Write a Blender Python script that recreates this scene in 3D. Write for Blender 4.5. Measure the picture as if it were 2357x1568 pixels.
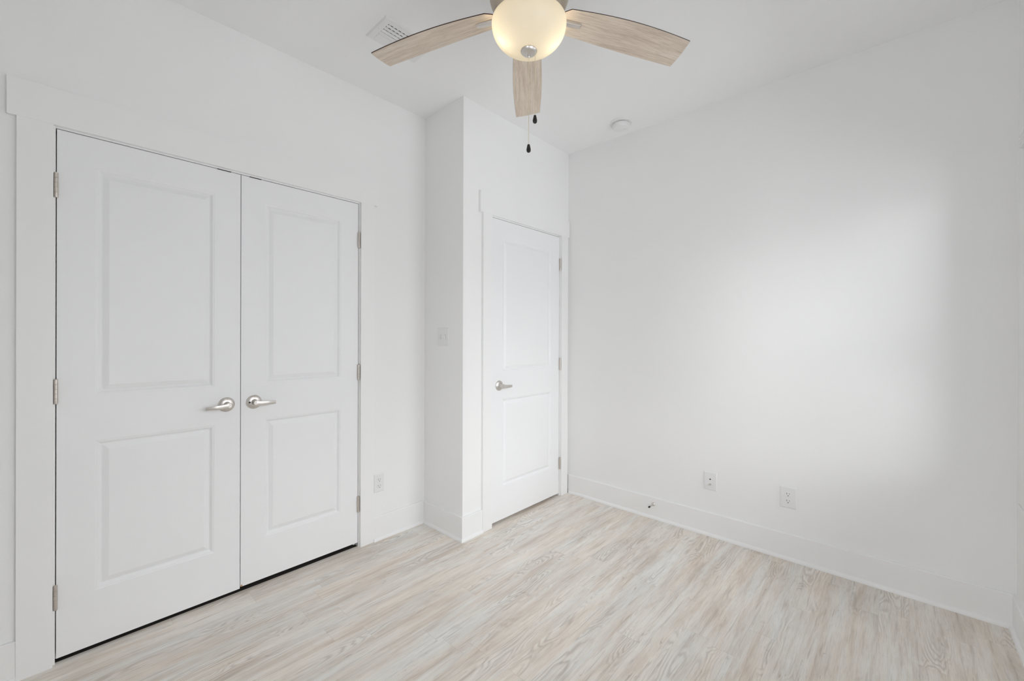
import bpy, bmesh, math, random
from mathutils import Vector, Matrix
S = bpy.context.scene
for o in list(bpy.data.objects): bpy.data.objects.remove(o, do_unlink=True)
COL = S.collection
PI = math.pi

# ------------------------------------------------------------------ camera
YA, YC, XR, XB = 2.368, 1.970, 1.696, 2.817        # closet wall, entry wall, return face, right wall
YD, XE, H = -0.389, -0.55, 2.744                    # window wall, rear wall, ceiling
F, AL, CX, CY, ROLL, PITCH = 962.54, math.radians(42.544), 1179.06, 776.12, math.radians(.1705), math.radians(-.0531)
f0 = Vector((math.cos(AL), math.sin(AL), 0)); r0 = Vector((math.sin(AL), -math.cos(AL), 0)); u0 = Vector((0, 0, 1))
fw = f0*math.cos(PITCH)+u0*math.sin(PITCH); up = u0*math.cos(PITCH)-f0*math.sin(PITCH)
rt = r0*math.cos(ROLL)+up*math.sin(ROLL); up = up*math.cos(ROLL)-r0*math.sin(ROLL)
cam = bpy.data.cameras.new('camera'); co = bpy.data.objects.new('camera', cam); COL.objects.link(co)
cam.sensor_width = 36; cam.lens = F*36/2357; cam.clip_start = .02
cam.shift_x = -(CX-1178.5)/2357; cam.shift_y = (CY-784)/2357
m = Matrix((rt, up, -fw)).transposed().to_4x4(); m.translation = (0, 0, 1.26); co.matrix_world = m
S.camera = co

# ------------------------------------------------------------------ world, sun, exposure
S.view_settings.view_transform = 'Standard'; S.view_settings.look = 'None'; S.view_settings.gamma = 1
S.view_settings.use_curve_mapping = False
S.view_settings.exposure = 0.0
SKY = 5.05
W = bpy.data.worlds.new('World'); S.world = W; W.use_nodes = True
bg = W.node_tree.nodes['Background']; bg.inputs[0].default_value = (.950, .985, 1.015, 1); bg.inputs[1].default_value = SKY
# outdoors: overcast sky and ground brightened, horizon band dimmed to lift floor and ceiling light
_nt = W.node_tree; _tc = _nt.nodes.new('ShaderNodeTexCoord'); _sp = _nt.nodes.new('ShaderNodeSeparateXYZ')
_mr = _nt.nodes.new('ShaderNodeMapRange'); _mr.inputs['From Min'].default_value = -1; _mr.inputs['From Max'].default_value = 1
_cr = _nt.nodes.new('ShaderNodeValToRGB'); _mu = _nt.nodes.new('ShaderNodeMath'); _mu.operation = 'MULTIPLY'; _mu.inputs[1].default_value = SKY*2.2
for _p, _v in ((.0, 1.15), (.25, 1.05), (.46, .78), (.53, .85), (.70, 1.65), (1.0, 2.2)):
    _e = _cr.color_ramp.elements[0] if _p == 0 else (_cr.color_ramp.elements[-1] if _p == 1 else _cr.color_ramp.elements.new(_p))
    _e.position = _p; _e.color = (_v/2.2, _v/2.2, _v/2.2, 1)
_nt.links.new(_tc.outputs['Generated'], _sp.inputs[0]); _nt.links.new(_sp.outputs[2], _mr.inputs['Value']); _nt.links.new(_mr.outputs[0], _cr.inputs[0])
_nt.links.new(_cr.outputs[0], _mu.inputs[0]); _nt.links.new(_mu.outputs[0], bg.inputs[1])
sun = bpy.data.lights.new('sun', 'SUN'); sun.energy = .34; sun.angle = math.radians(14); sun.color = (1, .99, .97)
so = bpy.data.objects.new('sun', sun); COL.objects.link(so)
so.rotation_euler = Vector((.60, 1, -.225)).to_track_quat('-Z', 'Y').to_euler()
so.location = (1, -4, 3)
WIN = [(0.28, 1.22), (1.78, 2.66)]                   # x ranges: unseen opening added to light the closet, then the corner window
REAR = [(-.22, .60)]                                # y range: unseen rear window added as fill light for the right wall
WZ0, WZ1 = .555, 2.10
for k, (x0, x1) in enumerate(WIN+REAR):
    p = bpy.data.lights.new('window_portal', 'AREA'); p.shape = 'RECTANGLE'; p.size = x1-x0; p.size_y = WZ1-WZ0
    p.cycles.is_portal = True
    po = bpy.data.objects.new('window_portal', p); COL.objects.link(po)
    if k < len(WIN): po.location = ((x0+x1)/2, YD-.135, (WZ0+WZ1)/2); po.rotation_euler = (PI/2, 0, 0)
    else: po.location = (XE-.135, (x0+x1)/2, (WZ0+WZ1)/2); po.rotation_euler = (PI/2, 0, -PI/2)
S.cycles.diffuse_bounces = 7; S.cycles.max_bounces = 9; S.cycles.transparent_max_bounces = 12
S.cycles.sample_clamp_indirect = 4

# ------------------------------------------------------------------ materials
def mat(name, col, rough=.5, metal=0, spec=.5):
    m = bpy.data.materials.new(name); m.use_nodes = True
    b = m.node_tree.nodes['Principled BSDF']
    b.inputs['Base Color'].default_value = (*col, 1); b.inputs['Roughness'].default_value = rough
    b.inputs['Metallic'].default_value = metal; b.inputs['Specular IOR Level'].default_value = spec
    return m
def N(m, t, **kw):
    n = m.node_tree.nodes.new(t)
    for k, v in kw.items(): setattr(n, k, v)
    return n
def L(m, a, b): m.node_tree.links.new(a, b)
def val(m, n, i, v):
    if hasattr(v, 'is_output'): L(m, v, n.inputs[i])
    else: n.inputs[i].default_value = v
def math_(m, op, a, b=0, c=0):
    n = N(m, 'ShaderNodeMath', operation=op); val(m, n, 0, a); val(m, n, 1, b); val(m, n, 2, c); return n.outputs[0]
def comb(m, x, y, z=0):
    n = N(m, 'ShaderNodeCombineXYZ'); val(m, n, 0, x); val(m, n, 1, y); val(m, n, 2, z); return n.outputs[0]
def noise(m, vec, scale, detail=2, rough=.5, dist=0):
    n = N(m, 'ShaderNodeTexNoise'); L(m, vec, n.inputs['Vector']); n.inputs['Scale'].default_value = scale
    n.inputs['Detail'].default_value = detail; n.inputs['Roughness'].default_value = rough; n.inputs['Distortion'].default_value = dist
    return n.outputs['Fac']
def ramp(m, fac, stops):
    n = N(m, 'ShaderNodeValToRGB'); L(m, fac, n.inputs[0]); e = n.color_ramp.elements
    while len(e) < len(stops): e.new(.5)
    for i, (p, c) in enumerate(stops):
        e[i].position = p; e[i].color = (*c, 1) if len(c) == 3 else c
    return n.outputs[0]
def mix(m, fac, a, b, bt='MIX'):
    n = N(m, 'ShaderNodeMix', data_type='RGBA', blend_type=bt); val(m, n, 0, fac)
    for i, v in ((6, a), (7, b)):
        if hasattr(v, 'is_output'): L(m, v, n.inputs[i])
        else: n.inputs[i].default_value = (*v, 1)
    return n.outputs[2]
def paint(name, col, rough, bump=.0, scale=300):
    m = mat(name, col, rough)
    b = m.node_tree.nodes['Principled BSDF']
    tc = N(m, 'ShaderNodeTexCoord')
    f = noise(m, tc.outputs['Object'], 1.3, 2)
    c = ramp(m, f, [(.3, tuple(x*.985 for x in col)), (.7, tuple(min(1, x*1.01) for x in col))])
    L(m, c, b.inputs['Base Color'])
    if bump:
        bn = N(m, 'ShaderNodeBump'); bn.inputs['Strength'].default_value = bump; bn.inputs['Distance'].default_value = .001
        L(m, noise(m, tc.outputs['Object'], scale, 2), bn.inputs['Height']); L(m, bn.outputs[0], b.inputs['Normal'])
    return m
M_WALL = paint('wall_paint', (.90, .898, .891), .75, .12)
M_CEIL = paint('ceiling_paint', (.91, .91, .908), .85, .12)
M_TRIM = paint('trim_paint', (.902, .900, .894), .42)
M_DOOR = paint('door_paint', (.90, .90, .907), .45, .05, 500)
M_PLASTIC = paint('white_plastic', (.84, .84, .835), .35)
M_NICKEL = mat('satin_nickel', (.68, .645, .61), .36, 1)
M_HINGE = mat('hinge_nickel', (.66, .61, .56), .40, 1)
M_HOUSING = mat('nickel_warm_lit', (.50, .435, .36), .38, 1)  # nickel browned in its colour to carry the bowl lamp's warm glow
M_BLACK = mat('black_plastic', (.012, .011, .01), .25)
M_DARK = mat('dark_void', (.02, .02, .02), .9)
M_BRASS = mat('chain_brass', (.86, .80, .62), .42, 1)
M_RUBBER = mat('rubber', (.03, .03, .03), .7)
M_SLOT = mat('slot_dark', (.13, .13, .13), .8)
M_CHIP = mat('bare_wood', (.55, .33, .18), .8)
M_EDGE = mat('blade_edge', (.055, .035, .025), .6)
M_GAP_SHADE = paint('closet_gap_shade', (.035, .03, .027), .95, .3, 900)  # near-black colour stands in for the shade in the gap under the doors
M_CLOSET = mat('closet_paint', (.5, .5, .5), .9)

def floor_material():
    m = mat('vinyl_plank', (.6, .55, .5), .42)
    b = m.node_tree.nodes['Principled BSDF']
    tc = N(m, 'ShaderNodeTexCoord'); sp = N(m, 'ShaderNodeSeparateXYZ'); L(m, tc.outputs['Object'], sp.inputs[0])
    x, y = sp.outputs[0], sp.outputs[1]
    PW, PL = .103, .92
    mul = lambda a, k: math_(m, 'MULTIPLY', a, k)
    ry = math_(m, 'DIVIDE', math_(m, 'SUBTRACT', y, .054), PW)
    row = math_(m, 'FLOOR', ry)
    wn = N(m, 'ShaderNodeTexWhiteNoise', noise_dimensions='1D'); L(m, row, wn.inputs['W'])
    xs = math_(m, 'ADD', math_(m, 'DIVIDE', x, PL), mul(wn.outputs['Value'], 7.31))
    pl = math_(m, 'FLOOR', xs)
    wv = N(m, 'ShaderNodeTexWhiteNoise', noise_dimensions='2D'); L(m, comb(m, row, pl), wv.inputs['Vector'])
    rnd = wv.outputs['Value']
    off = mul(rnd, 37.0)
    px = math_(m, 'ADD', x, off); py = math_(m, 'ADD', y, mul(off, 1.7))
    P = lambda kx, ky, z=0.0: comb(m, mul(px, kx), mul(py, ky), z)
    Q = lambda kx, ky, z=0.0: comb(m, mul(x, kx), mul(y, ky), z)          # runs on across the joints
    blotch = math_(m, 'ADD', mul(noise(m, P(2.4, 20, 1.0), 1.0, 6, .68, .5), .52), mul(noise(m, Q(1.5, 11, 2.0), 1.0, 4, .6, .4), .48))
    base = ramp(m, blotch, [(.36, (.585, .505, .43)), (.45, (.70, .64, .575)), (.53, (.77, .73, .675)), (.64, (.82, .795, .755))])
    hue = ramp(m, noise(m, Q(1.2, 9, 5.0), 1.0, 4, .6), [(.38, (1.02, .985, .95)), (.62, (.972, .997, 1.016))])
    c = mix(m, 1.0, base, hue, 'MULTIPLY')
    # cathedral grain: nested stretched ovals, only in narrow runs
    wob = noise(m, P(4.5, 19, 3.1), 1.0, 2)
    wobc = mul(math_(m, 'SUBTRACT', wob, .5), .75)
    vo = N(m, 'ShaderNodeTexVoronoi', feature='F1', distance='EUCLIDEAN'); vo.inputs['Scale'].default_value = 1.0
    L(m, comb(m, math_(m, 'ADD', mul(px, 2.5), wobc), math_(m, 'ADD', mul(py, 13), mul(wobc, .6)), rnd), vo.inputs['Vector'])
    ring = math_(m, 'POWER', math_(m, 'MULTIPLY_ADD', math_(m, 'SINE', mul(vo.outputs['Distance'], 56)), .5, .5), 1.8)
    rm = ramp(m, noise(m, P(1.5, 8, 9.0), 1.0, 2), [(.53, (0, 0, 0)), (.63, (1, 1, 1))])
    c = mix(m, mul(math_(m, 'MULTIPLY', ring, rm), .46), c, (.40, .355, .31))
    c = mix(m, mul(math_(m, 'MULTIPLY', math_(m, 'SUBTRACT', 1.0, ring), rm), .18), c, (.86, .84, .81))
    # long thin grain lines and fine pores
    streak = noise(m, P(3.5, 75, 11.0), 1.0, 4, .62, .6)
    c = mix(m, ramp(m, streak, [(.54, (0, 0, 0)), (.72, (.56, .56, .56))]), c, (.41, .345, .29))
    fine = noise(m, P(14, 240, 13.0), 1.0, 2, .6)
    c = mix(m, ramp(m, fine, [(.50, (0, 0, 0)), (.74, (.30, .30, .30))]), c, (.42, .37, .32))
    # dark weathered flecks and short cracks
    fl = noise(m, P(9, 44, 7.0), 1.0, 5, .70, 1.2)
    c = mix(m, ramp(m, fl, [(.635, (0, 0, 0)), (.74, (.66, .66, .66))]), c, (.30, .25, .21))
    tn = N(m, 'ShaderNodeVectorMath', operation='SCALE'); L(m, c, tn.inputs[0]); L(m, math_(m, 'MULTIPLY_ADD', rnd, .05, 1.035), tn.inputs['Scale'])
    fy = math_(m, 'FRACT', ry)
    ey = math_(m, 'LESS_THAN', math_(m, 'MINIMUM', fy, math_(m, 'SUBTRACT', 1, fy)), .007)
    fx = math_(m, 'FRACT', xs)
    ex = math_(m, 'LESS_THAN', math_(m, 'MINIMUM', fx, math_(m, 'SUBTRACT', 1, fx)), .0011)
    j = math_(m, 'MAXIMUM', mul(ey, .5), ex)
    c = mix(m, mul(j, .20), tn.outputs[0], (.30, .25, .21))
    L(m, c, b.inputs['Base Color'])
    bn = N(m, 'ShaderNodeBump'); bn.inputs['Strength'].default_value = .12; bn.inputs['Distance'].default_value = .0006
    L(m, math_(m, 'SUBTRACT', fine, j), bn.inputs['Height']); L(m, bn.outputs[0], b.inputs['Normal'])
    return m
def blade_material():
    m = mat('washed_oak', (.5, .4, .3), .5)
    b = m.node_tree.nodes['Principled BSDF']
    tc = N(m, 'ShaderNodeTexCoord'); sp = N(m, 'ShaderNodeSeparateXYZ'); L(m, tc.outputs['Object'], sp.inputs[0])
    x, y = sp.outputs[0], sp.outputs[1]
    oi = N(m, 'ShaderNodeObjectInfo')
    r = math_(m, 'MULTIPLY', oi.outputs['Random'], 20)
    a = noise(m, comb(m, math_(m, 'MULTIPLY', x, 4), math_(m, 'MULTIPLY', y, 55), r), 1.0, 4, .6, .6)
    f = noise(m, comb(m, math_(m, 'MULTIPLY', x, 25), math_(m, 'MULTIPLY', y, 420), r), 1.0, 2, .6)
    w = noise(m, comb(m, math_(m, 'MULTIPLY', x, 2), math_(m, 'MULTIPLY', y, 14), r), 1.0, 2)
    rg = math_(m, 'MULTIPLY_ADD', math_(m, 'SINE', math_(m, 'ADD', math_(m, 'MULTIPLY', y, 520), math_(m, 'MULTIPLY', w, 60))), .5, .5)
    c = ramp(m, a, [(.3, (.56, .465, .375)), (.5, (.69, .59, .485)), (.7, (.77, .68, .575))])
    c = mix(m, math_(m, 'MULTIPLY', rg, .13), c, (.27, .2, .15))
    c = mix(m, ramp(m, f, [(.5, (0, 0, 0)), (.75, (.4, .4, .4))]), c, (.28, .21, .16))
    L(m, c, b.inputs['Base Color'])
    return m
def glass_bowl_material():
    m = bpy.data.materials.new('frosted_glass'); m.use_nodes = True; nt = m.node_tree; nt.nodes.clear()
    out = N(m, 'ShaderNodeOutputMaterial')
    t = N(m, 'ShaderNodeBsdfTranslucent'); t.inputs[0].default_value = (.97, .94, .86, 1)
    d = N(m, 'ShaderNodeBsdfDiffuse'); d.inputs[0].default_value = (.80, .77, .70, 1)
    g = N(m, 'ShaderNodeBsdfGlossy'); g.inputs['Roughness'].default_value = .35
    mx = N(m, 'ShaderNodeMixShader'); mx.inputs[0].default_value = .46; L(m, t.outputs[0], mx.inputs[1]); L(m, d.outputs[0], mx.inputs[2])
    m2 = N(m, 'ShaderNodeMixShader'); m2.inputs[0].default_value = .04; L(m, mx.outputs[0], m2.inputs[1]); L(m, g.outputs[0], m2.inputs[2])
    L(m, m2.outputs[0], out.inputs[0]); return m
def pane_material():
    m = bpy.data.materials.new('window_glass'); m.use_nodes = True; nt = m.node_tree; nt.nodes.clear()
    out = N(m, 'ShaderNodeOutputMaterial'); t = N(m, 'ShaderNodeBsdfTransparent'); t.inputs[0].default_value = (.97, .97, .975, 1)
    g = N(m, 'ShaderNodeBsdfGlossy'); g.inputs['Roughness'].default_value = .02
    fr = N(m, 'ShaderNodeFresnel'); fr.inputs[0].default_value = 1.45
    mx = N(m, 'ShaderNodeMixShader'); L(m, fr.outputs[0], mx.inputs[0]); L(m, t.outputs[0], mx.inputs[1]); L(m, g.outputs[0], mx.inputs[2])
    L(m, mx.outputs[0], out.inputs[0]); return m
def bulb_material(power):
    m = bpy.data.materials.new('bulb_glow'); m.use_nodes = True; nt = m.node_tree; nt.nodes.clear()
    out = N(m, 'ShaderNodeOutputMaterial'); e = N(m, 'ShaderNodeEmission'); e.inputs[0].default_value = (1, .87, .66, 1); e.inputs[1].default_value = power
    L(m, e.outputs[0], out.inputs[0]); return m
M_FLOOR = floor_material(); M_BLADE = blade_material(); M_BOWL = glass_bowl_material(); M_PANE = pane_material()
M_BULB = bulb_material(15)

# ------------------------------------------------------------------ mesh helpers
class MB:
    def __init__(s): s.v = []; s.f = []; s.mi = []; s.sm = []
    def add(s, vs, fs, mi=0, smooth=False):
        o = len(s.v); s.v += [tuple(v) for v in vs]
        for f in fs: s.f.append(tuple(i+o for i in f)); s.mi.append(mi); s.sm.append(smooth)
    def box(s, x0, x1, y0, y1, z0, z1, mi=0):
        s.add([(x0,y0,z0),(x1,y0,z0),(x1,y1,z0),(x0,y1,z0),(x0,y0,z1),(x1,y0,z1),(x1,y1,z1),(x0,y1,z1)],
              [(0,3,2,1),(4,5,6,7),(0,1,5,4),(1,2,6,5),(2,3,7,6),(3,0,4,7)], mi)
    def prism(s, foot, z0, z1, mi=0):
        n = len(foot)
        s.add([(x,y,z0) for x,y in foot]+[(x,y,z1) for x,y in foot],
              [tuple(range(n))[::-1], tuple(range(n,2*n))]+[(i,(i+1)%n,n+(i+1)%n,n+i) for i in range(n)], mi)
    def sweep(s, prof, a, b, n, mi=0, ea=0, eb=0):
        """profile [(out, z)] swept from a to b (xy); n = outward unit normal (xy); ea, eb = mitre at each end"""
        k = len(prof); vs = []; d = Vector((b[0]-a[0], b[1]-a[1])).normalized()
        for p, e in ((a, -ea), (b, eb)): vs += [(p[0]+n[0]*o+d[0]*e*o, p[1]+n[1]*o+d[1]*e*o, z) for o, z in prof]
        s.add(vs, [tuple(range(k)), tuple(range(k,2*k))[::-1]]+[(i,k+i,k+(i+1)%k,(i+1)%k) for i in range(k)], mi)
    def lathe(s, prof, seg=32, M=None, mi=0, smooth=True, closed=False):
        """profile [(r, h)] round local z"""
        M = M or Matrix(); vs = []; fs = []; n = len(prof)
        for r, h in prof:
            for j in range(seg):
                a = 2*PI*j/seg; vs.append(M @ Vector((r*math.cos(a), r*math.sin(a), h)))
        for i in range(n-1):
            for j in range(seg):
                fs.append((i*seg+j, i*seg+(j+1)%seg, (i+1)*seg+(j+1)%seg, (i+1)*seg+j))
        if not closed:
            if prof[0][0] > 1e-4: fs.append(tuple(range(seg))[::-1])
            if prof[-1][0] > 1e-4: fs.append(tuple((n-1)*seg+j for j in range(seg)))
        s.add(vs, fs, mi, smooth)
    def cyl(s, c, r, a, b, axis='Z', seg=24, mi=0, smooth=True):
        R = {'Z': Matrix(), 'Y': Matrix.Rotation(-PI/2, 4, 'X'), 'X': Matrix.Rotation(PI/2, 4, 'Y')}[axis]
        s.lathe([(r, a), (r, b)], seg, Matrix.Translation(c) @ R, mi, smooth)
    def ring_panels(s): pass
    def build(s, name, mats, parent=None, bevel=0, seg=2, auto=None):
        me = bpy.data.meshes.new(name); me.from_pydata(s.v, [], s.f)
        mats = mats if isinstance(mats, (list, tuple)) else [mats]
        for mm in mats: me.materials.append(mm)
        for p, mi, sm in zip(me.polygons, s.mi, s.sm): p.material_index = mi; p.use_smooth = sm
        bm = bmesh.new(); bm.from_mesh(me); bmesh.ops.remove_doubles(bm, verts=bm.verts, dist=1e-6)
        bmesh.ops.recalc_face_normals(bm, faces=bm.faces)
        for e in bm.edges:
            if len(e.link_faces) == 2 and e.calc_face_angle(0) > math.radians(32): e.smooth = False
        bm.to_mesh(me); bm.free()
        o = bpy.data.objects.new(name, me); COL.objects.link(o)
        if parent is not None:
            o.parent = parent; o.matrix_parent_inverse = Matrix.Translation(parent.location).inverted() if not parent.rotation_euler[2] else Matrix()
        if bevel:
            b = o.modifiers.new('bevel', 'BEVEL'); b.width = bevel; b.segments = seg; b.limit_method = 'ANGLE'; b.angle_limit = math.radians(40)
        return o
def tag(o, label=None, cat=None, group=None, kind=None):
    for k, v in (('label', label), ('category', cat), ('group', group), ('kind', kind)):
        if v: o[k] = v
    return o
def empty(name, loc, label=None, cat=None, group=None, kind=None):
    o = bpy.data.objects.new(name, None); o.location = loc; COL.objects.link(o); o.empty_display_size = .05
    return tag(o, label, cat, group, kind)

# ------------------------------------------------------------------ room shell
T = .12
b = MB(); b.box(XR+.001, XB+T, YA+.012, YA+1.0, -.1, 0); b.box(XE-T, XB+T, YD-T, YA+.012, -.1, 0)
tag(b.build('floor', M_FLOOR), 'light greige wood plank floor with washed grain', 'floor', kind='structure')
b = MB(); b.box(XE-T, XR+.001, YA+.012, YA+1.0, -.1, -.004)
tag(b.build('floor_closet', M_GAP_SHADE), 'closet floor coloured near-black for the shade under the double doors', 'floor', kind='structure')
b = MB(); b.box(XE-T, XB+T, YD-T-.1, YA+1.0, H, H+.1)
tag(b.build('ceiling', M_CEIL), 'smooth white ceiling above the fan', 'ceiling', kind='structure')
CL0, CL1, CTOP = -.0030, 1.2215, 2.053      # closet leaf opening (inside of jambs)
EN0, EN1 = 1.9420, 2.7015                   # entry opening
JT = .018
# closet wall
b = MB()
b.prism([(XE-T, YA), (CL0-JT, YA), (CL0-JT, YA+T), (XE-T, YA+T)], 0, H)
b.prism([(CL1+JT, YA), (XR, YA), (XR+T, YA+T), (CL1+JT, YA+T)], 0, H)
b.prism([(CL0-JT, YA), (CL1+JT, YA), (CL1+JT, YA+T), (CL0-JT, YA+T)], CTOP+JT, H)
tag(b.build('wall_left', M_WALL), 'white painted wall holding the double closet doors', 'wall', kind='structure')
b = MB(); b.prism([(XR, YC), (XR+T, YC+T), (XR+T, YA+T), (XR, YA)], 0, H)
tag(b.build('wall_return', M_WALL), 'narrow white return wall carrying the light switch', 'wall', kind='structure')
b = MB()
b.prism([(XR, YC), (EN0-JT, YC), (EN0-JT, YC+T), (XR+T, YC+T)], 0, H)
b.prism([(EN1+JT, YC), (XB, YC), (XB+T, YC+T), (EN1+JT, YC+T)], 0, H)
b.prism([(EN0-JT, YC), (EN1+JT, YC), (EN1+JT, YC+T), (EN0-JT, YC+T)], CTOP+JT, H)
tag(b.build('wall_back', M_WALL), 'white painted wall holding the single entry door', 'wall', kind='structure')
b = MB(); b.prism([(XB, YD), (XB+T, YD-T), (XB+T, YC+T), (XB, YC)], 0, H)
tag(b.build('wall_right', M_WALL), 'long blank white wall with soft window light on it', 'wall', kind='structure')
b = MB(); r0_, r1_ = REAR[0]
b.box(XE-.14, XE, YD-T, r0_, 0, H); b.box(XE-.14, XE, r1_, YA, 0, H); b.box(XE-.14, XE, r0_, r1_, 0, WZ0); b.box(XE-.14, XE, r0_, r1_, WZ1, H)
tag(b.build('wall_rear', M_WALL), 'white wall behind the camera', 'wall', kind='structure')
b = MB()
TD = .14
xs = [XE, WIN[0][0], WIN[0][1], WIN[1][0], WIN[1][1], XB]
for i in range(5):
    if i in (1, 3):
        b.box(xs[i], xs[i+1], YD-TD, YD, 0, WZ0); b.box(xs[i], xs[i+1], YD-TD, YD, WZ1, H)
    else: b.box(xs[i], xs[i+1], YD-TD, YD, 0, H)
tag(b.build('wall_window', M_WALL), 'white window wall seen as a sliver at the right edge', 'wall', kind='structure')
# closet interior and hallway beyond the doors
b = MB()
b.box(XE-T, XE, YA+T, YA+.8, 0, H); b.box(XE-T, XR+T, YA+.8, YA+.9, 0, H); b.box(XR, XR+T, YA+T+.001, YA+.8, 0, H)
tag(b.build('wall_closet', M_CLOSET), 'dark closet interior behind the double doors', 'wall', kind='structure')
b = MB(); b.box(XR+T+.001, XB+T, YC+.95, YC+1.05, 0, H); b.box(XB, XB+T, YC+T+.001, YC+.95, 0, H)
tag(b.build('wall_hall', M_CLOSET), 'hallway wall beyond the entry door', 'wall', kind='structure')

# baseboards with shoe moulding
def baseboard(name, segs, label):
    bb = MB(); sh = MB()
    q = [(0, 0), (.026, 0), (.0255, .006), (.024, .011), (.021, .0155), (.017, .018), (.014, .019), (0, .019)]
    for a, c, n, ea, eb in segs:
        bb.sweep([(0, .004), (.014, .004), (.014, .143), (.012, .146), (0, .146)], a, c, n, 0, ea, eb)
        sh.sweep(q, a, c, n, 0, ea, eb)
    o = tag(bb.build(name, M_TRIM), label, 'baseboard', kind='structure')
    sh.build('shoe_molding', M_TRIM, o)
baseboard('baseboard_left', [((XE, YA), (-.0995, YA), (0, -1), -1, 0), ((1.3135, YA), (XR, YA), (0, -1), 0, -1)], 'white flat baseboard beside the closet casing')
baseboard('baseboard_return', [((XR, YC), (XR, YA), (-1, 0), 1, -1)], 'short white baseboard below the light switch')
baseboard('baseboard_back', [((XR, YC), (1.8535, YC), (0, -1), 1, 0)], 'short white baseboard left of the entry door')
baseboard('baseboard_right', [((XB, YD), (XB, YC), (-1, 0), -1, -1)], 'long white baseboard along the blank right wall')
baseboard('baseboard_window', [((XE, YD), (XB, YD), (0, 1), -1, -1)], 'white baseboard under the window at the right edge')
baseboard('baseboard_rear', [((XE, YD), (XE, YA), (1, 0), -1, -1)], 'white baseboard behind the camera')

# door casings and jambs
def casing(name, x0, x1, wy, cw, ovl, ovr, label, cwr=None):
    cwr = cwr or cw; rv = .006
    root = empty(name, ((x0+x1)/2, wy, 0), label, 'door frame', kind='structure')
    for a, c in ((x0-rv-cw, x0-rv), (x1+rv, x1+rv+cwr)):
        q = MB(); q.box(a, c, wy-.018, wy, 0, CTOP+rv); q.build('side_casing', M_TRIM, root, .0006)
    q = MB(); q.box(x0-rv-cw-ovl, x1+rv+cwr+ovr, wy-.0183, wy, CTOP+rv, 2.197); q.build('head_casing', M_TRIM, root, .0006)
    for a, c, sx in ((x0-JT, x0, 1), (x1, x1+JT, -1)):
        q = MB(); q.box(a, c, wy, wy+T, 0, CTOP)
        if sx > 0: q.box(c, c+.011, wy+.040, wy+.075, 0, CTOP)
        else: q.box(a-.011, a, wy+.040, wy+.075, 0, CTOP)
        q.build('side_jamb', M_TRIM, root)
    q = MB(); q.box(x0-JT, x1+JT, wy, wy+T, CTOP, CTOP+JT); q.box(x0, x1, wy+.040, wy+.075, CTOP-.011, CTOP)
    q.build('head_jamb', M_TRIM, root)
    return root
tr1 = casing('trim_1', CL0, CL1, YA, .0905, .023, .023, 'white flat craftsman casing round the double closet doors', .0855)
tr2 = casing('trim_2', EN0, EN1, YC, .083, .026, .022, 'white flat casing round the single entry door', .0835)

# ------------------------------------------------------------------ doors
PROF = [(0, 0), (.003, .0012), (.007, .0016), (.010, .0035), (.015, .0085), (.018, .0102), (.021, .0099), (.037, .0030), (.041, .0018)]
def door_leaf(x0, x1, z0, z1, wy, stile=.105, up=(1.018, 1.934), lo=(.236, .838)):
    q = MB(); y = wy+.0015; th = .035
    xs = [x0, x0+stile, x1-stile, x1]; zs = [z0, lo[0], lo[1], up[0], up[1], z1]
    P = lambda x, z, d=0: (x, y+d, z)
    for i in range(3):
        for j in range(5):
            if i == 1 and j in (1, 3):
                a, c, e, g = xs[1], xs[2], zs[j], zs[j+1]; prev = None
                for ins, d in PROF:
                    r = [P(a+ins, e+ins, d), P(c-ins, e+ins, d), P(c-ins, g-ins, d), P(a+ins, g-ins, d)]
                    if prev:
                        for k in range(4): q.add([prev[k], prev[(k+1)%4], r[(k+1)%4], r[k]], [(0, 1, 2, 3)])
                    prev = r
                q.add(prev, [(0, 1, 2, 3)])
            else:
                q.add([P(xs[i], zs[j]), P(xs[i+1], zs[j]), P(xs[i+1], zs[j+1]), P(xs[i], zs[j+1])], [(0, 1, 2, 3)])
    q.add([P(x0, z0, th), P(x1, z0, th), P(x1, z1, th), P(x0, z1, th)], [(3, 2, 1, 0)])
    for i in range(3):
        q.add([P(xs[i], z0), P(xs[i+1], z0), P(xs[i+1], z0, th), P(xs[i], z0, th)], [(3, 2, 1, 0)])
        q.add([P(xs[i], z1), P(xs[i+1], z1), P(xs[i+1], z1, th), P(xs[i], z1, th)], [(0, 1, 2, 3)])
    for j in range(5):
        q.add([P(x0, zs[j]), P(x0, zs[j+1]), P(x0, zs[j+1], th), P(x0, zs[j], th)], [(3, 2, 1, 0)])
        q.add([P(x1, zs[j]), P(x1, zs[j+1]), P(x1, zs[j+1], th), P(x1, zs[j], th)], [(0, 1, 2, 3)])
    return q
def hinges(root, x, wy, side):
    for z in (.257, 1.045, 1.834):
        q = MB(); h = .09; c = (x, wy-.006, 0); prof = [(.003, z-h/2-.003), (.006, z-h/2-.002)]
        for k in range(5):
            a = z-h/2+h*k/5; prof += [(.0064, a+.0006), (.0064, a+h/5-.0006), (.0056, a+h/5)]
        prof += [(.006, z+h/2+.002), (.003, z+h/2+.003)]
        q.lathe(prof, 16, Matrix.Translation(c), smooth=True)
        q.box(x-.0015, x+.0015, wy-.006, wy+.03, z-h/2, z+h/2)
        hg = q.build('hinge', M_HINGE, root)
        tag(hg, 'brushed nickel barrel hinge')
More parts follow.
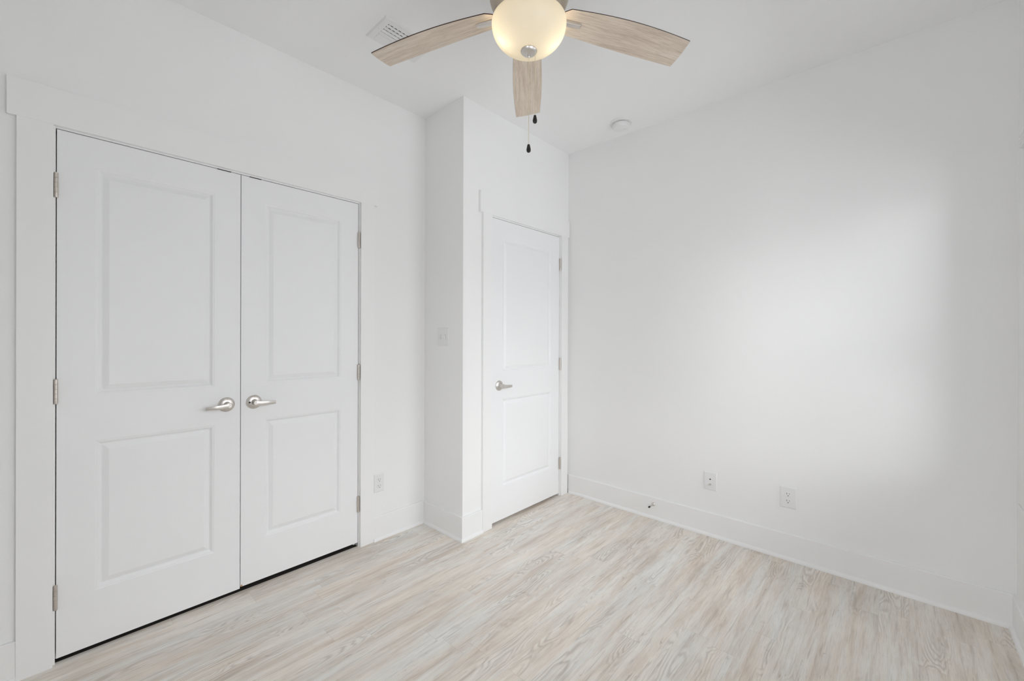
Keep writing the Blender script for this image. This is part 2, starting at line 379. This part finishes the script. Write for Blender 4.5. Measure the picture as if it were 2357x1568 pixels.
def handle(root, x, z, wy, dirx, lock):
    T0 = Matrix.Translation((x, wy, z)) @ Matrix.Rotation(PI/2, 4, 'X')       # local z points into the room (-y)
    q = MB(); q.lathe([(.0345, 0), (.0345, .002), (.0335, .005), (.030, .0078), (.022, .0105), (.0145, .012), (.0145, .012)], 40, T0)
    q.lathe([(.0145, .0115), (.0135, .018), (.0115, .024), (.0115, .040)], 24, T0)
    ro = tag(q.build('rosette', M_NICKEL, root), 'round satin nickel door rosette')
    if lock:
        q = MB(); q.lathe([(.0045, .008), (.0045, .0120), (0, .0122)], 16, T0 @ Matrix.Translation((lock*.021, 0, 0)))
        q.build('privacy_pin', M_BLACK, ro)
    # lever: flat tapering bar curving out of the hub
    q = MB(); secs = []
    for t in [i/14 for i in range(15)]:
        xx = -.010+t*.099
        hh = .0132-.0058*t**.8; dd = .041+.006*math.sin(min(1, t*1.4)*PI/2)-(.012*max(0, t-.55)**1.3/.45)
        th = .0055-.0025*t
        ring = []
        for k in range(12):
            a = 2*PI*k/12; cx_, sx_ = math.cos(a), math.sin(a)
            pw = lambda v: math.copysign(abs(v)**.28, v)
            ring.append((x+dirx*xx, wy-(dd+th*pw(cx_)), z-.003-.004*t+hh*pw(sx_)))
        secs.append(ring)
    vs = [p for r in secs for p in r]; n = 12; fs = []
    for i in range(len(secs)-1):
        for k in range(n): fs.append((i*n+k, i*n+(k+1)%n, (i+1)*n+(k+1)%n, (i+1)*n+k))
    fs += [tuple(range(n)), tuple((len(secs)-1)*n+k for k in range(n))]
    q.add(vs, fs, 0, True); q.lathe([(.0125, .032), (.0125, .046), (.0115, .0475)], 24, T0)
    tag(q.build('lever', M_NICKEL, root), 'satin nickel lever')
def make_door(name, x0, x1, z0, wy, hx, side, kx, kdir, lock, label):
    q = door_leaf(x0, x1, z0, 2.0500, wy)
    root = tag(q.build(name, M_DOOR), label, 'door', kind='structure')
    hinges(root, hx, wy, side); handle(root, kx, .930, wy+.0015, kdir, lock)
    return root
d1 = make_door('door_1', 0.0, .6095, .019, YA, -.0020, 1, .5520, -1, 0, 'left white two-panel closet door with lever pointing left')
d2 = make_door('door_2', .6125, 1.2185, .026, YA, 1.2195, -1, .6685, 1, -1, 'right white two-panel closet door with lever pointing right')
d3 = make_door('door_3', EN0+.003, EN1-.003, .018, YC, EN1-.0005, -1, 2.0180, 1, 0, 'single white two-panel entry door beside the right wall')
# black ball-catch plates in the gap above the closet doors
for d, a, c in ((d1, .514, .569), (d2, .648, .700)):
    q = MB(); q.box(a, c, YA+.0, YA+.030, 2.0492, 2.0528); tag(q.build('catch_plate', M_BLACK, d), 'black catch plate on the door top')
q = MB(); q.add([(.6126, YA+.001, .0262), (.620, YA+.001, .0262), (.6215, YA+.001, .031), (.618, YA+.001, .0365), (.6126, YA+.001, .034),
                 (.6126, YA+.003, .0262), (.620, YA+.003, .0262), (.6215, YA+.003, .031), (.618, YA+.003, .0365), (.6126, YA+.003, .034)],
                [(0, 1, 2, 3, 4), (9, 8, 7, 6, 5)]+[(i, (i+1) % 5, 5+(i+1) % 5, 5+i) for i in range(5)])
tag(q.build('chipped_corner', M_CHIP, d2), 'bare wood chip at the bottom corner')

# ------------------------------------------------------------------ wall plates (built in local frame: u along wall, n out of wall)
def frame(origin, u, n):
    return lambda a, d, z: (origin[0]+u[0]*a+n[0]*d, origin[1]+u[1]*a+n[1]*d, origin[2]+z)
def lbox(q, fr, a0, a1, d0, d1, z0, z1):
    vs = [fr(a0,d0,z0),fr(a1,d0,z0),fr(a1,d1,z0),fr(a0,d1,z0),fr(a0,d0,z1),fr(a1,d0,z1),fr(a1,d1,z1),fr(a0,d1,z1)]
    q.add(vs, [(0,3,2,1),(4,5,6,7),(0,1,5,4),(1,2,6,5),(2,3,7,6),(3,0,4,7)])
def lplate(q, fr, w, h, t=.006):
    k = [(0, 0), (.0, .0022), (.0025, .0048), (.006, t)]; prev = None
    for ins, d in k:
        r = [fr(-w/2+ins, d, -h/2+ins), fr(w/2-ins, d, -h/2+ins), fr(w/2-ins, d, h/2-ins), fr(-w/2+ins, d, h/2-ins)]
        if prev:
            for i in range(4): q.add([prev[i], prev[(i+1)%4], r[(i+1)%4], r[i]], [(0,1,2,3)])
        else: q.add(r, [(3,2,1,0)])
        prev = r
    q.add(prev, [(0,1,2,3)])
def ldisc(q, fr, a, z, r, d0, d1, seg=16, sx=1.0, cut=None):
    ring = []
    for i in range(seg):
        t = 2*PI*i/seg; x = r*math.cos(t)*sx; y = r*math.sin(t)
        if cut: y = max(-cut, min(cut, y))
        ring.append((a+x, z+y))
    q.add([fr(x, d0, y) for x, y in ring]+[fr(x, d1, y) for x, y in ring],
          [tuple(range(seg))[::-1], tuple(range(seg, 2*seg))]+[(i, (i+1)%seg, seg+(i+1)%seg, seg+i) for i in range(seg)])
def outlet(origin, u, n, w, h, label):
    fr = frame(origin, u, n)
    root = empty('wall_outlet', origin, label, 'outlet', 'duplex outlets low on the walls')
    q = MB(); lplate(q, fr, w, h); q.build('cover_plate', M_PLASTIC, root)
    for zc in (.0195, -.0195):
        q = MB(); ldisc(q, fr, 0, zc, .0172, .004, .0078, 32, 1.0, .0140)
        rc = q.build('receptacle', M_PLASTIC, root, .0006)
        for a0, a1, hh in ((-.0075, -.0052, .0045), (.0052, .0072, .0036)):
            s_ = MB(); lbox(s_, fr, a0, a1, .007, .0081, zc+.003-hh, zc+.003+hh); s_.build('slot', M_SLOT, rc)
        s_ = MB(); ldisc(s_, fr, 0, zc-.0085, .0027, .007, .0081); s_.build('slot', M_SLOT, rc)
    q = MB(); ldisc(q, fr, 0, 0, .003, .005, .0072); q.build('screw', M_PLASTIC, root)
    return root
outlet((1.357, YA, .350), (1, 0), (0, -1), .070, .114, 'white duplex outlet between closet casing and return wall')
outlet((XB, .449, .350), (0, -1), (-1, 0), .080, .121, 'white duplex outlet low on the blank right wall')
fr = frame((XB, .868, .345), (0, -1), (-1, 0))
root = empty('cable_plate', (XB, .868, .345), 'white cable jack plate on right wall, left of the outlet', 'wall plate')
q = MB(); lplate(q, fr, .080, .115); q.build('cover_plate', M_PLASTIC, root)
q = MB(); ldisc(q, fr, .000, .012, .0048, .0045, .0066); tag(q.build('jack_hole', M_SLOT, root), 'black jack hole')
q = MB(); ldisc(q, fr, .000, -.021, .0062, .004, .0085, 6); ldisc(q, fr, 0, -.021, .0045, .008, .019, 16); tag(q.build('coax_connector', M_NICKEL, root), 'metal coax connector')
for zc in (.042, -.042):
    q = MB(); ldisc(q, fr, 0, zc, .003, .005, .0068); q.build('screw', M_PLASTIC, root)
# light switch on the return wall
fr = frame((XR, 2.1610, 1.258), (0, -1), (-1, 0))
root = empty('light_switch', (XR, 2.1610, 1.258), 'white double toggle switch on the narrow return wall', 'light switch')
q = MB(); lplate(q, fr, .112, .116); q.build('cover_plate', M_PLASTIC, root)
for a, tilt in ((-.023, 1), (.023, -1)):
    q = MB(); lbox(q, fr, a-.0056, a+.0056, .005, .0064, -.0126, .0126); s_ = q.build('toggle_slot', M_SLOT, root)
    q = MB(); lbox(q, fr, a-.0047, a+.0047, .005, .0074, -.0114, .0114); q.build('toggle_base', M_PLASTIC, root)
    q = MB()
    z0, z1 = (-.002, .010) if tilt > 0 else (-.010, .002)
    q.add([fr(a-.0045,.004,z0-.003*0),fr(a+.0045,.004,z0),fr(a+.0045,.004,z1),fr(a-.0045,.004,z1),
           fr(a-.0038,.016,z0+tilt*.006),fr(a+.0038,.016,z0+tilt*.006),fr(a+.0038,.016,z1+tilt*.003),fr(a-.0038,.016,z1+tilt*.003)],
          [(0,3,2,1),(4,5,6,7),(0,1,5,4),(1,2,6,5),(2,3,7,6),(3,0,4,7)])
    q.build('toggle', M_PLASTIC, root)
    for zc in (.030, -.030):
        q = MB(); ldisc(q, fr, a, zc, .003, .005, .0068); q.build('screw', M_PLASTIC, root)
# door stop on the right baseboard
fr = frame((XB-.014, 1.238, .100), (0, -1), (-1, 0))
root = empty('door_stop', (XB-.014, 1.238, .100), 'small metal door stop with black tip on right baseboard', 'door stop')
MX = Matrix.Translation((XB-.014, 1.238, .100)) @ Matrix.Rotation(-PI/2, 4, 'Y')
q = MB(); q.lathe([(.0125, 0), (.0125, .003), (.009, .007), (.0058, .010), (.0052, .0605)], 20, MX); q.build('rod', M_NICKEL, root)
q = MB(); q.lathe([(.0060, .060), (.0062, .063), (.0060, .071), (.0045, .073)], 20, MX); tag(q.build('rubber_tip', M_RUBBER, root), 'black rubber tip')

# ------------------------------------------------------------------ smoke detector
c = (2.643, 1.409, H)
root = empty('smoke_detector', c, 'round white smoke detector on the ceiling near the right wall', 'smoke detector')
D = Matrix.Translation(c) @ Matrix.Rotation(PI, 4, 'X')
q = MB(); q.lathe([(.077, 0), (.077, .004), (.073, .008), (.060, .009)], 48, D); q.build('base_ring', M_PLASTIC, root)
q = MB(); q.lathe([(.0535, .008), (.0535, .0125)], 48, D, closed=False); tag(q.build('vent_gap', M_SLOT, root), 'dark vent slot ring')
q = MB(); q.lathe([(.0580, .0120), (.0588, .017), (.0575, .031), (.051, .040), (.036, .0445), (.0, .046)], 48, D); q.build('cap', M_PLASTIC, root)
q = MB(); q.lathe([(.010, .040), (.010, .0462), (.008, .0468), (0, .0468)], 24, D @ Matrix.Translation((.018, .022, 0))); q.build('test_button', M_PLASTIC, root)

# ------------------------------------------------------------------ ceiling vent
VX0, VX1, VY0, VY1 = 1.026, 1.308, 1.739, 1.929
c = ((VX0+VX1)/2, (VY0+VY1)/2, H)
root = empty('air_vent', c, 'white rectangular ceiling register partly behind a fan blade', 'air vent')
GX0, GX1, GY0, GY1 = VX0+.033, VX1-.033, VY0+.033, VY1-.024
def rect_ring(o, i, z0, z1, zi):
    (a,b_,c_,d_), (e,f_,g_,h_) = o, i
    q = MB()
    O0 = [(a,c_,z0),(b_,c_,z0),(b_,d_,z0),(a,d_,z0)]; O1 = [(a+.006,c_+.006,z1),(b_-.006,c_+.006,z1),(b_-.006,d_-.006,z1),(a+.006,d_-.006,z1)]
    I1 = [(e,g_,z1),(f_,g_,z1),(f_,h_,z1),(e,h_,z1)]; I0 = [(e,g_,zi),(f_,g_,zi),(f_,h_,zi),(e,h_,zi)]
    for A, B in ((O0,O1),(O1,I1),(I1,I0)):
        for k in range(4): q.add([A[k],A[(k+1)%4],B[(k+1)%4],B[k]],[(0,1,2,3)])
    return q
rect_ring((VX0,VX1,VY0,VY1),(GX0,GX1,GY0,GY1),H,H-.007,H-.0003).build('frame', M_PLASTIC, root)
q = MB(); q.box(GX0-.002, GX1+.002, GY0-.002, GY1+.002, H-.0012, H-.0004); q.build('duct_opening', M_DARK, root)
n = 6; pit = (GY1-GY0)/n
for k in range(n):
    y = GY0+pit*(k+.62); q = MB()
    w = .0130+.0013*k; an = math.radians(30); dy, dz = w/2*math.cos(an), w/2*math.sin(an)
    pts = [(y-dy, H-.0060+dz*.6), (y+dy, H-.0060-dz*.6)]
    t = .0007
    q.add([(GX0,pts[0][0],pts[0][1]-t),(GX1,pts[0][0],pts[0][1]-t),(GX1,pts[1][0],pts[1][1]-t),(GX0,pts[1][0],pts[1][1]-t),
           (GX0,pts[0][0],pts[0][1]+t),(GX1,pts[0][0],pts[0][1]+t),(GX1,pts[1][0],pts[1][1]+t),(GX0,pts[1][0],pts[1][1]+t)],
          [(0,3,2,1),(4,5,6,7),(0,1,5,4),(1,2,6,5),(2,3,7,6),(3,0,4,7)])
    q.build('louver', M_PLASTIC, root)
q = MB()
for k in range(10):
    x = GX0+.012+k*(GX1-GX0-.02)/9; q.box(x-.0042, x+.0042, GY0, GY1, H-.0030, H-.0014)
q.build('rear_vanes', M_PLASTIC, root)
q = MB(); q.lathe([(.004, 0), (.004, .0014), (.002, .002)], 16, Matrix.Translation((VX0+.016, (VY0+VY1)/2, H-.0066)) @ Matrix.Rotation(PI, 4, 'X')); q.build('screw', M_PLASTIC, root)

# ------------------------------------------------------------------ ceiling fan
FX, FY = 1.1540, .9815
FZ = 2.397                                            # rim of the bowl
ZI, ZT, R0, R1 = 2.4366, 2.4054, .1467, .6460         # blade height at root and tip, radii
fan = empty('ceiling_fan', (FX, FY, H), 'five-blade ceiling fan with washed oak blades and lit glass bowl', 'ceiling fan')
C0 = Matrix.Translation((FX, FY, 0))
q = MB(); q.lathe([(.085, H), (.085, H-.006), (.080, H-.03), (.060, H-.05), (.035, H-.058), (.035, 2.655), (.075, 2.648), (.118, 2.630), (.140, 2.600),
                   (.146, 2.57), (.146, 2.51), (.142, 2.478), (.134, 2.456), (.122, 2.436), (.106, 2.422), (.095, 2.416), (.05, 2.416)], 64, C0)
tag(q.build('motor_housing', M_HOUSING, fan), 'brushed nickel motor housing')
q = MB(); q.lathe([(.060, 2.417), (.060, 2.404), (.052, 2.400), (.012, 2.400), (.006, 2.394), (.006, FZ-.098)], 48, C0); tag(q.build('light_fitter', M_NICKEL, fan), 'nickel lamp holder inside the bowl')
# bowl (thin shell)
outer = []; R_, Dp = .1350, .0990
for i in range(25):
    t = PI/2*i/24; outer.append((max(.006, R_*math.sin(t)**.92), FZ-.004-Dp*math.cos(t)**.9))
inner = [(max(.006, r-.0035), z+.0035 if r < .12 else z) for r, z in outer]
q = MB(); q.lathe(outer+[(R_-.0008, FZ-.001)]+inner[::-1], 72, C0, closed=True)
tag(q.build('light_bowl', M_BOWL, fan), 'frosted cream glass bowl glowing warm')
zb = FZ-.004-Dp
q = MB(); q.lathe([(.004, zb+.012), (.0285, zb+.003), (.030, zb-.001), (.0285, zb-.005), (.023, zb-.010), (.014, zb-.0135), (.0055, zb-.015), (.0052, zb-.022), (.0035, zb-.0245), (.0, zb-.0245)], 40, C0)
tag(q.build('finial', M_NICKEL, fan), 'nickel finial under the bowl')
vdir = Vector((FX, FY, 0)).normalized(); vr = Vector((vdir.y, -vdir.x, 0))
for k, (off, dd) in enumerate(((-.082, -.012), (.080, .010))):
    p = Vector((FX, FY, FZ-.047))+vr*off+vdir*dd
    q = MB(); q.lathe([(0, -.026), (.010, -.0235), (.018, -.015), (.021, -.003), (.019, .008), (.013, .020), (.011, .030), (.011, .036)], 24, Matrix.Translation(p))
    q.build('light_bulb', M_BULB, fan)
# blades
def blade_bm():
    q = MB(); nx, ny = 28, 8; r0_, r1_ = R0-.034, R1; t = .0019; top = []; bot = []
    for i in range(nx+1):
        x = r0_+(r1_-r0_)*i/nx; u = (x-R0)/(R1-R0); uc = max(0, u)
        w = .0515+.0105*uc+.0100*math.sin(PI*uc) if u >= 0 else .0515-.0300*(R0-x)/.034
        z = ZI+(ZT-ZI)*uc+.007*4*uc*(1-uc)-FZ
        for j in range(ny+1):
            v = j/ny*2-1
            xx = x-(.004*v*v if i == nx else 0)
            top.append((xx, v*w, z+t)); bot.append((xx, v*w, z-t))
    n = len(top); k = ny+1; fs = []; mi = []
    for i in range(nx):
        for j in range(ny):
            a = i*k+j
            q.add([top[a], top[a+k], top[a+k+1], top[a+1]], [(0,1,2,3)], 1)
            q.add([bot[a], bot[a+1], bot[a+k+1], bot[a+k]], [(0,1,2,3)], 0)
    for i in range(nx):
        for j in (0, ny):
            a = i*k+j; q.add([bot[a], bot[a+k], top[a+k], top[a]], [(0,1,2,3)], 1)
    for i in (0, nx):
        for j in range(ny):
            a = i*k+j; q.add([bot[a], bot[a+1], top[a+1], top[a]], [(0,1,2,3)], 1)
    return q
def iron_bm():
    q = MB(); prev = None
    # bar that runs out from the motor and under the blade
    g = ZI-FZ-.0035
    secs = [(.085, .013, g, .0095), (.125, .012, g, .0095), (.150, .0115, g, .0095), (.175, .0108, g+.001, .010), (.203, .0098, g+.001, .0085), (.207, .008, g+.001, .005)]
    n = 4; vs = []
    for x, w, zt, th in secs: vs += [(x, -w, zt), (x, w, zt), (x, w*.72, zt-th), (x, -w*.72, zt-th)]
    fs = [(0,1,2,3), tuple(range(len(vs)-4, len(vs)))[::-1]]
    for i in range(len(secs)-1):
        for k in range(4): fs.append((i*4+k, i*4+(k+1)%4, i*4+4+(k+1)%4, i*4+4+k))
    q.add(vs, fs); q.box(.155, .215, -.022, .022, g+.0070, g+.0095)
    return q
bl0 = blade_bm().build('blade', [M_BLADE, M_EDGE]); ir0 = iron_bm().build('blade_iron', M_NICKEL, None, .0012)
PH = math.radians(40.56)
for k in range(5):
    o = bl0 if k == 0 else bl0.copy(); i_ = ir0 if k == 0 else ir0.copy()
    if k: COL.objects.link(o); COL.objects.link(i_)
    o.parent = fan; o.matrix_parent_inverse = Matrix.Translation(fan.location).inverted()
    o.matrix_basis = Matrix.Translation((FX, FY, FZ)) @ Matrix.Rotation(PH+k*2*PI/5, 4, 'Z') @ Matrix.Rotation(math.radians(-10.5), 4, 'X')
    i_.parent = o
    tag(o, 'washed oak blade with dark edge'); tag(i_, 'nickel blade bracket')
# pull chains
def chain(px, py, z0, z1, label):
    q = MB(); z = z0
    while z > z1:
        q.lathe([(0, -.0014), (.0012, -.0008), (.0014, 0), (.0012, .0008), (0, .0014)], 8, Matrix.Translation((px, py, z)))
        z -= .0034
    q.cyl((px, py, 0), .00045, z1, z0, seg=6)
    ch = tag(q.build('pull_chain', M_BRASS, fan), label)
    q = MB(); q.lathe([(.0, .0), (.0045, -.001+.0), (.0048, -.003), (.0072, -.013), (.0082, -.020), (.0070, -.026), (.0035, -.029), (0, -.0295)], 24, Matrix.Translation((px, py, z1)))
    tag(q.build('chain_fob', M_BLACK, ch), 'black teardrop fob')
chain(FX, FY, zb-.022, 1.956, 'longer pull chain from the finial centre')
p2 = Vector((FX, FY, 0))+vr*.0225-vdir*.006
chain(p2.x, p2.y, zb-.006, 2.058, 'shorter pull chain at the finial edge')

# ------------------------------------------------------------------ windows
def window(name, fr, a0, a1, label, loc):
    root = empty(name, loc, label, 'window', kind='structure'); f_ = .035; mid = (WZ0+WZ1)/2
    q = MB()
    lbox(q, fr, a0, a0+f_, -.14, -.075, WZ0, WZ1); lbox(q, fr, a1-f_, a1, -.14, -.075, WZ0, WZ1)
    lbox(q, fr, a0+f_, a1-f_, -.14, -.075, WZ1-f_, WZ1); lbox(q, fr, a0+f_, a1-f_, -.14, -.075, WZ0, WZ0+.070)
    q.build('window_frame', M_TRIM, root)
    for nm, z0, z1, d in (('upper_sash', mid-.02, WZ1-f_, -.125), ('lower_sash', WZ0+.070, mid+.02, -.098)):
        q = MB(); s_ = .035; A0, A1 = a0+f_, a1-f_; bt = .058 if nm == 'lower_sash' else s_
        lbox(q, fr, A0, A0+s_, d-.012, d+.012, z0, z1); lbox(q, fr, A1-s_, A1, d-.012, d+.012, z0, z1)
        lbox(q, fr, A0+s_, A1-s_, d-.012, d+.012, z1-s_, z1); lbox(q, fr, A0+s_, A1-s_, d-.012, d+.012, z0, z0+bt)
        sh = q.build(nm, M_TRIM, root)
        q = MB(); lbox(q, fr, A0+s_, A1-s_, d-.002, d+.002, z0+bt, z1-s_); q.build('pane', M_PANE, sh)
fD = frame((0, YD, 0), (1, 0), (0, 1)); fE = frame((XE, 0, 0), (0, 1), (1, 0))
window('added_window_1', fD, *WIN[0], 'unseen white double-hung window beside the camera, added to light the closet', (WIN[0][0], YD, WZ0))
window('window_2', fD, *WIN[1], 'white double-hung window next to the right corner', (WIN[1][0], YD, WZ0))
window('added_window_3', fE, *REAR[0], 'unseen white double-hung window behind the camera, added as fill light', (XE, REAR[0][0], WZ0))
# window stools
q = MB(); q.box(WIN[0][0]-.05, XB-.045, YD, YD+.007, .531, .555)
tag(q.build('trim_3', M_TRIM, None, .002), 'white window stool at the right edge', 'window trim', kind='structure')
# blind pulled up to a thin stack over the window by the corner
bx0, bx1 = WIN[1][0]-.06, 2.722
root = empty('window_blind', ((bx0+bx1)/2, YD, 2.055), 'raised white slatted blind at the right edge, above the window', 'blind')
q = MB(); q.box(bx0, bx1-.004, YD, YD+.010, 2.050, 2.108); q.build('headrail', M_PLASTIC, root)
for k in range(4):
    q = MB(); z = 2.051+.0148*k
    q.sweep([(0, z), (.011, z+.001), (.0145, z+.006), (.0105, z+.0125), (0, z+.0138)], (bx0, YD), (bx1-.003*(k % 2), YD), (0, 1))
    q.build('slat', M_PLASTIC, root)
